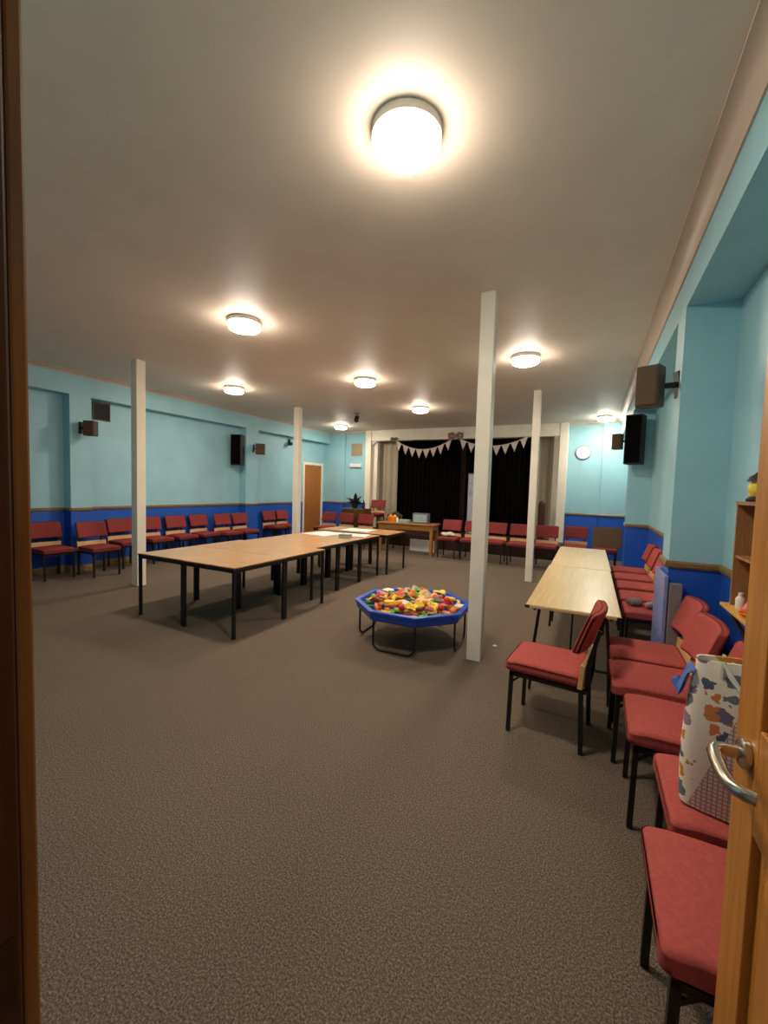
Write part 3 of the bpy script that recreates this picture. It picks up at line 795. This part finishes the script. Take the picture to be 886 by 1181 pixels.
MB().lathe([(.0,-.002),(.175,-.002),(.178,-.03),(.160,-.04),(.158,-.025),(0,-.025)], 40, (0,0,0), 'y').build('rim', M['clockrim'], t, smooth=True)
MB().lathe([(0,-.026),(.158,-.026),(.158,-.030),(0,-.030)], 40, (0,0,0), 'y').build('face', M['clock'], t)
hm = MB()
hm.bar((0,-.034,0),(.045,-.034,.06),.010,.003); hm.bar((0,-.036,0),(.01,-.036,.12),.007,.003)
for k in range(12):
    a = k*PI/6; hm.bar((.125*math.sin(a),-.032,.125*math.cos(a)),(.148*math.sin(a),-.032,.148*math.cos(a)),.007,.003)
hm.build('hands_and_marks', M['grey'], t)

# shelf unit on the right wall with its ledge
t = thing('wall_shelf', 'open brown wooden shelf unit on the right wall behind the oak door', 'shelf', (XRB,2.25,0))
xf, ya, yb = -.10, -.20, .91
MB().box((-.008,ya,.96),(0,yb,1.565)).build('back_panel', M['shelf'], t)
for y in (ya, yb-.018): MB().box((xf,y,.96),(-.008,y+.018,1.565)).build('side_panel', M['shelfedge'], t)
MB().box((xf-.004,ya-.005,1.565),(0,yb+.005,1.585)).build('top_board', M['shelfedge'], t)
MB().box((xf+.005,ya+.018,1.25),(-.008,yb-.018,1.265)).build('shelf_board', M['shelfedge'], t)
MB().rbox((xf-.035,ya-.005,.94),(0,yb+.05,.96), .004, 2).build('ledge', M['ledge'], t)
for y in (ya+.1, yb-.1): MB().bar((-.01,y,.72),(-.01,y,.94),.03,.02).bar((-.01,y,.74),(-.11,y,.935),.02,.02).build('bracket', M['shelf'], t)
t = thing('toy_lantern', 'small yellow and dark ornament on top of the shelf unit', 'ornament', (XRB-.055,3.02,1.585))
MB().lathe([(0,0),(.042,0),(.045,.012),(.03,.03),(0,.03)], 16).build('base', M['dark'], t, smooth=True)
MB().lathe([(0,.03),(.022,.03),(.036,.055),(.036,.09),(.022,.115),(0,.115)], 16).build('body', M['yellow'], t, smooth=True)
MB().lathe([(0,.115),(.045,.115),(.035,.14),(.012,.155),(0,.17)], 16).build('cap', M['dark'], t, smooth=True)
t = thing('white_bottle', 'small white bottle on the ledge of the shelf unit', 'bottle', (XRB-.075,3.06,.96))
t.scale = (.75,.75,.75)
MB().lathe([(0,0),(.028,0),(.03,.01),(.03,.08),(.014,.10),(0,.10)], 18).build('bottle_body', M['pale'], t, smooth=True); MB().lathe([(0,.10),(.016,.10),(.016,.125),(0,.125)], 14).build('bottle_cap', M['paper'], t)
o = MB().lathe([(0,0),(.03,0),(.05,.02),(.046,.023),(.028,.006),(0,.006)], 24).build('orange_dish', M['orange'], smooth=True, loc=(XRB-.085,2.86,.96)); tag(o, 'shallow orange dish on the ledge of the shelf unit', 'dish')
o = MB().lathe([(0,0),(.022,0),(.03,.02),(.02,.045),(.008,.06),(0,.06)], 14).build('pink_figure', M['toy pink'], smooth=True, loc=(XRB-.055,2.98,.96)); tag(o, 'tiny pink figure behind the orange dish on the ledge', 'ornament')

# leaning panels between the right-wall chairs
o = MB().rbox((-.013,-.25,0),(.013,.25,1.0), .005, 2).build('folded_panel', M['blueboard'], loc=(.538,3.97,0)); tag(o, 'tall blue-grey panel standing on edge against the near right pier', 'panel')
o = MB().rbox((-.042,-.03,0),(.042,.03,.95), .008, 2).build('folded_panel', M['greyboard'], loc=(.600,3.745,0)); tag(o, 'shorter grey panel standing beside the blue-grey one', 'panel')

# wool clutter on the chair beyond the panels
for i, (dx, dy, s_) in enumerate(((-.13,.02,1.0),(.0,-.05,.8),(.10,.06,.9))):
    q = MB(); tmp = bmesh.new(); bmesh.ops.create_icosphere(tmp, subdivisions=3, radius=.075*s_)
    for v in tmp.verts:
        nz = math.sin(v.co.x*60+i)*math.cos(v.co.y*50)*.012; v.co += v.normal*nz; v.co.z *= .55
    q.bm.free(); q.bm = tmp
    o = q.build('wool_bundle', M['clutter'], smooth=True, loc=(.575+dx,4.78+dy,SZ+.032)); tag(o, ('grey wool bundle at the front of the chair behind the panels','grey wool bundle in the middle of the chair behind the panels','grey wool bundle at the back of the chair behind the panels')[i], 'wool bundle', 'wool bundles on the far chair')

# tote bag standing on the second chair
t = thing('tote_bag', 'white animal-print tote bag standing on a chair beside the oak door', 'bag', (.525,1.80,SZ), R(-14))
b = MB(); rows, n = 10, 28; V = []
for r_ in range(rows+1):
    u = r_/rows; z = .005+.525*u
    hw, hd = .180-.022*u+.014*math.sin(u*PI), .085*(1-.55*u)+.02*math.sin(u*PI)
    for k in range(n):
        a = 2*PI*k/n; cx, sx = math.cos(a), math.sin(a)
        x = hw*math.copysign(abs(cx)**.35, cx); y = hd*math.copysign(abs(sx)**.45, sx)
        y += .010*math.sin(x*26+u*5)*u; zz = z+(.014*math.sin(x*14+1)*u*u)
        V.append((x,y,zz))
F = [(r_*n+k, r_*n+(k+1)%n, (r_+1)*n+(k+1)%n, (r_+1)*n+k) for r_ in range(rows) for k in range(n)]
F.append(tuple(range(n-1,-1,-1)))
m0 = len(V)
top = V[rows*n:(rows+1)*n]; 
V += [(x*.975,y*.82,z) for x,y,z in top]; V += [(x*.95,y*.7,z-.10) for x,y,z in top]
F += [(rows*n+k, rows*n+(k+1)%n, m0+(k+1)%n, m0+k) for k in range(n)]
F += [(m0+k, m0+(k+1)%n, m0+n+(k+1)%n, m0+n+k) for k in range(n)]
F.append(tuple(m0+n+k for k in range(n)))
b._new(V, F); b.build('bag_body', M['bag'], t, smooth=True)
for sy in (-1, 1):
    MB().tube([(-.08,sy*.03,.44),(-.078,sy*.05,.53),(-.06,sy*.075,.50),(0,sy*.105,.42),(.06,sy*.075,.50),(.078,sy*.05,.53),(.08,sy*.03,.44)], .009, 6).build('bag_handle', M['bagplain'], t, smooth=True)
c = MB(); V = []; nn = 6
for i in range(nn+1):
    for k in range(nn+1):
        u, v = i/nn, k/nn
        V.append((-.02-.06*u+.01*math.sin(v*7), -.05+.10*v, .08-.10*u+.03*math.sin(u*5+v*3)))
W = nn+1; F = [(i*W+k,(i+1)*W+k,(i+1)*W+k+1,i*W+k+1) for i in range(nn) for k in range(nn)]
m0 = len(V); V += [(a-.006,b_,c_-.004) for a,b_,c_ in V]; F += [tuple(m0+q for q in f[::-1]) for f in F]
F += [(i, i+1, m0+i+1, m0+i) for i in range(nn)]
c._new(V, F); o = c.build('blue_cloth', M['clothblue'], smooth=True, loc=(.375,1.83,.915)); o.scale = (.75,.75,.75); tag(o, 'blue cloth corner hanging out of the tote bag', 'cloth')

# ------------------------------------------------------------------ desk before the stage and things on and near it
DXc, DYc, DR = -4.06, 9.50, R(4)
t = thing('wooden_desk', 'yellow-brown wooden desk in front of the stage', 'desk', (DXc,DYc,0), DR)
MB().rbox((-.74,-.30,.725),(.74,.30,.755), .006, 2).build('desktop', M['desk'], t)
MB().box((-.68,-.26,.60),(.68,-.24,.725)).box((-.68,.24,.60),(.68,.26,.725)).box((-.68,-.26,.60),(-.66,.26,.725)).box((.66,-.26,.60),(.68,.26,.725)).build('apron', M['desk'], t)
for sx in (-1, 1):
    for sy in (-1, 1): MB().rbox((sx*.70,sy*.27,0),(sx*.63,sy*.20,.73), .005, 2).build('leg', M['desk'], t)
def ondesk(lx, ly): 
    c_, s_ = math.cos(DR), math.sin(DR); return (DXc+c_*lx-s_*ly, DYc+s_*lx+c_*ly, .755)
t = thing('grey_box', 'grey box standing on the right half of the wooden desk', 'box', ondesk(.30,.08), DR)
MB().rbox((-.20,-.10,0),(.20,.10,.25), .01, 2).build('box_body', M['grey'], t); MB().rbox((-.17,-.108,.03),(.17,-.098,.22), .004, 2).build('front_panel', M['teal'], t)
t = thing('orange_basket', 'orange and yellow basket on the left half of the wooden desk', 'basket', ondesk(-.46,.05))
MB().lathe([(0,0),(.11,0),(.14,.13),(.13,.13),(.10,.012),(0,.012)], 20).build('basket_body', M['orange'], t, smooth=True)
for i, (dx, dy, mt) in enumerate(((-.05,0,'yellow'),(.06,.02,'yellow'),(0,-.05,'orange'))): MB().lathe([(0,.03),(.05,.05),(.055,.11),(.02,.17),(0,.18)], 12, (dx,dy,0)).build('contents', M[mt], t, smooth=True)
o = MB().lathe([(0,0),(.11,0),(.15,.06),(.16,.14),(.12,.20),(.05,.235),(0,.24)], 20).build('dark_bag', M['dark'], smooth=True, loc=ondesk(-.44,.24)); o.location.z = .755; o.scale = (.9,.35,1.05); tag(o, 'dark rounded bag behind the orange basket on the desk', 'bag')
o = MB().rbox((-.14,-.09,0),(.14,.09,.075), .012, 2).build('teal_tub', M['teal'], loc=ondesk(-.10,-.02)); tag(o, 'pale teal tub in the middle of the wooden desk', 'tub')
o = MB().lathe([(0,0),(.03,0),(.03,.10),(.018,.12),(0,.12)], 14).build('white_cup', M['paper'], smooth=True, loc=ondesk(-.29,-.05)); tag(o, 'white cup between the basket and the teal tub', 'cup')
o = MB().rbox((-.33,-.03,0),(.33,.03,.30), .01, 2).build('white_board', M['paper'], loc=(-3.85,9.93,.20)); 
o.location.z = 0; tag(o, 'white board standing on the floor under the desk', 'board')
# pale bundle on the chair right of the desk
q = MB(); tmp = bmesh.new(); bmesh.ops.create_icosphere(tmp, subdivisions=3, radius=.13)
for v in tmp.verts: v.co.z = v.co.z*.42+.012*math.sin(v.co.x*40); v.co.x *= 1.35
q.bm.free(); q.bm = tmp; o = q.build('cushion', M['bagplain'], smooth=True, loc=(-3.0,9.42,SZ+.050)); tag(o, 'pale cushion on the chair right of the wooden desk', 'cushion')
# brown cabinet with a dark plant
t = thing('cabinet', 'brown wooden cabinet left of the stage, behind the chairs', 'cabinet', (-6.02,10.25,0))
MB().rbox((-.36,-.22,.06),(.36,.22,1.0), .006, 2).build('body', M['brownboard'], t)
for sx in (-1, 1):
    dd = MB().rbox((sx*.005,-.235,.09),(sx*.345,-.22,.97), .004, 2).build('door', M['brownboard'], t); MB().lathe([(0,-.26),(.012,-.255),(.012,-.24),(0,-.235)], 10, (sx*.05,0,.55), 'y').build('knob', M['chrome'], dd)
MB().box((-.34,-.20,0),(.34,.20,.06)).build('plinth', M['edge'], t)
t = thing('potted_plant', 'dark leafy potted plant on the brown cabinet', 'plant', (-6.08,10.25,1.0))
MB().lathe([(0,0),(.07,0),(.10,.15),(.09,.15),(.08,.13),(0,.13)], 18).build('pot', M['dark'], t, smooth=True)
lf = MB()
for i in range(26):
    a = random.uniform(0,2*PI); e = random.uniform(.1,1.2); L = random.uniform(.20,.42); p0 = Vector((0,0,.13)); d_ = Vector((math.cos(a)*math.cos(e),math.sin(a)*math.cos(e)*.7,math.sin(e)))
    sd = d_.cross(Vector((0,0,1))).normalized()*.05
    p1, p2 = p0+d_*L*.6, p0+d_*L+Vector((0,0,-.05))
    lf._new([p0-sd*.3,p1-sd,p2,p1+sd,p0+sd*.3,p0-sd*.3+Vector((0,0,-.004)),p1-sd+Vector((0,0,-.004)),p2+Vector((0,0,-.004)),p1+sd+Vector((0,0,-.004)),p0+sd*.3+Vector((0,0,-.004))], [(0,1,2,3,4),(9,8,7,6,5)]+[(k,5+k,5+(k+1)%5,(k+1)%5) for k in range(5)])
lf.build('foliage', M['leaf'], t)
o = MB().lathe([(0,0),(.035,0),(.04,.02),(.04,.16),(.015,.20),(.015,.25),(0,.25)], 14).build('dark_bottle', M['dark'], smooth=True, loc=(-5.76,10.2,1.0)); tag(o, 'dark bottle beside the plant on the brown cabinet', 'bottle')
# things on the stage
t = thing('padded_post', 'dark red padded post on the right side of the stage', 'post', (-1.12,11.2,.35))
MB().tube([(0,0,.03),(0,0,.95),(0,0,1.01),(0,0,1.04)], [.085,.085,.07,.03], 16).build('padding', M['redpost'], t, smooth=True); MB().lathe([(0,0),(.13,0),(.13,.03),(0,.03)], 20).build('base', M['dark'], t)
t = thing('display_banner', 'pale grey-blue banner on the stage, mostly behind the near pillar', 'banner', (-2.83,11.3,.35))
MB().rbox((-.24,-.012,.08),(.24,.012,1.70), .003, 2).build('banner_sheet', M['banner'], t); MB().rbox((-.26,-.06,0),(.26,.06,.08), .01, 2).build('base', M['grey'], t); MB().box((-.25,-.015,1.70),(.25,.015,1.73)).build('top_rail', M['grey'], t)
# brown board on the far right chair
o = MB().rbox((-.27,-.012,0),(.27,.012,.42), .004, 2).build('brown_board', M['brownboard'], loc=(.33,9.70,SZ+.006)); o.rotation_euler = (R(-14),R(0),0); tag(o, 'brown board leaning on a chair in the far right corner', 'board')
o = MB().prism([(-.02,-.012),(.016,-.018),(.024,.01),(-.004,.02)], 0, .006).build('paper_scrap', M['paper'], loc=(-.82,4.29,0)); tag(o, 'tiny white paper scrap on the carpet beside the near pillar', 'scrap')

# ------------------------------------------------------------------ world, camera, view
wd = bpy.data.worlds.new('world'); SC.world = wd; wd.use_nodes = True
bg = wd.node_tree.nodes['Background']; bg.inputs['Color'].default_value = (.9,.78,.66,1); bg.inputs['Strength'].default_value = .12

cam = bpy.data.cameras.new('camera'); co = bpy.data.objects.new('camera', cam); COL.objects.link(co); SC.camera = co
yaw, pit, rol = R(26.609), R(3.298), R(-1.706)
fwd = Vector((-math.sin(yaw)*math.cos(pit), math.cos(yaw)*math.cos(pit), -math.sin(pit)))
rt = Vector((math.cos(yaw), math.sin(yaw), 0)); dn = fwd.cross(rt)
r2 = rt*math.cos(rol)+dn*math.sin(rol); d2 = -rt*math.sin(rol)+dn*math.cos(rol)
mm = Matrix((r2, -d2, -fwd)).transposed().to_4x4(); mm.translation = Vector((0,0,1.6)); co.matrix_world = mm
cam.sensor_fit = 'HORIZONTAL'; cam.sensor_width = 36; cam.lens = 36*476.3/886; cam.clip_start = .02; cam.clip_end = 100
SC.view_settings.view_transform = 'Standard'; SC.view_settings.look = 'None'; SC.view_settings.gamma = 1; SC.view_settings.use_curve_mapping = False
SC.view_settings.exposure = 0.36
SC.cycles.max_bounces = 10; SC.cycles.diffuse_bounces = 6; SC.cycles.use_denoising = True
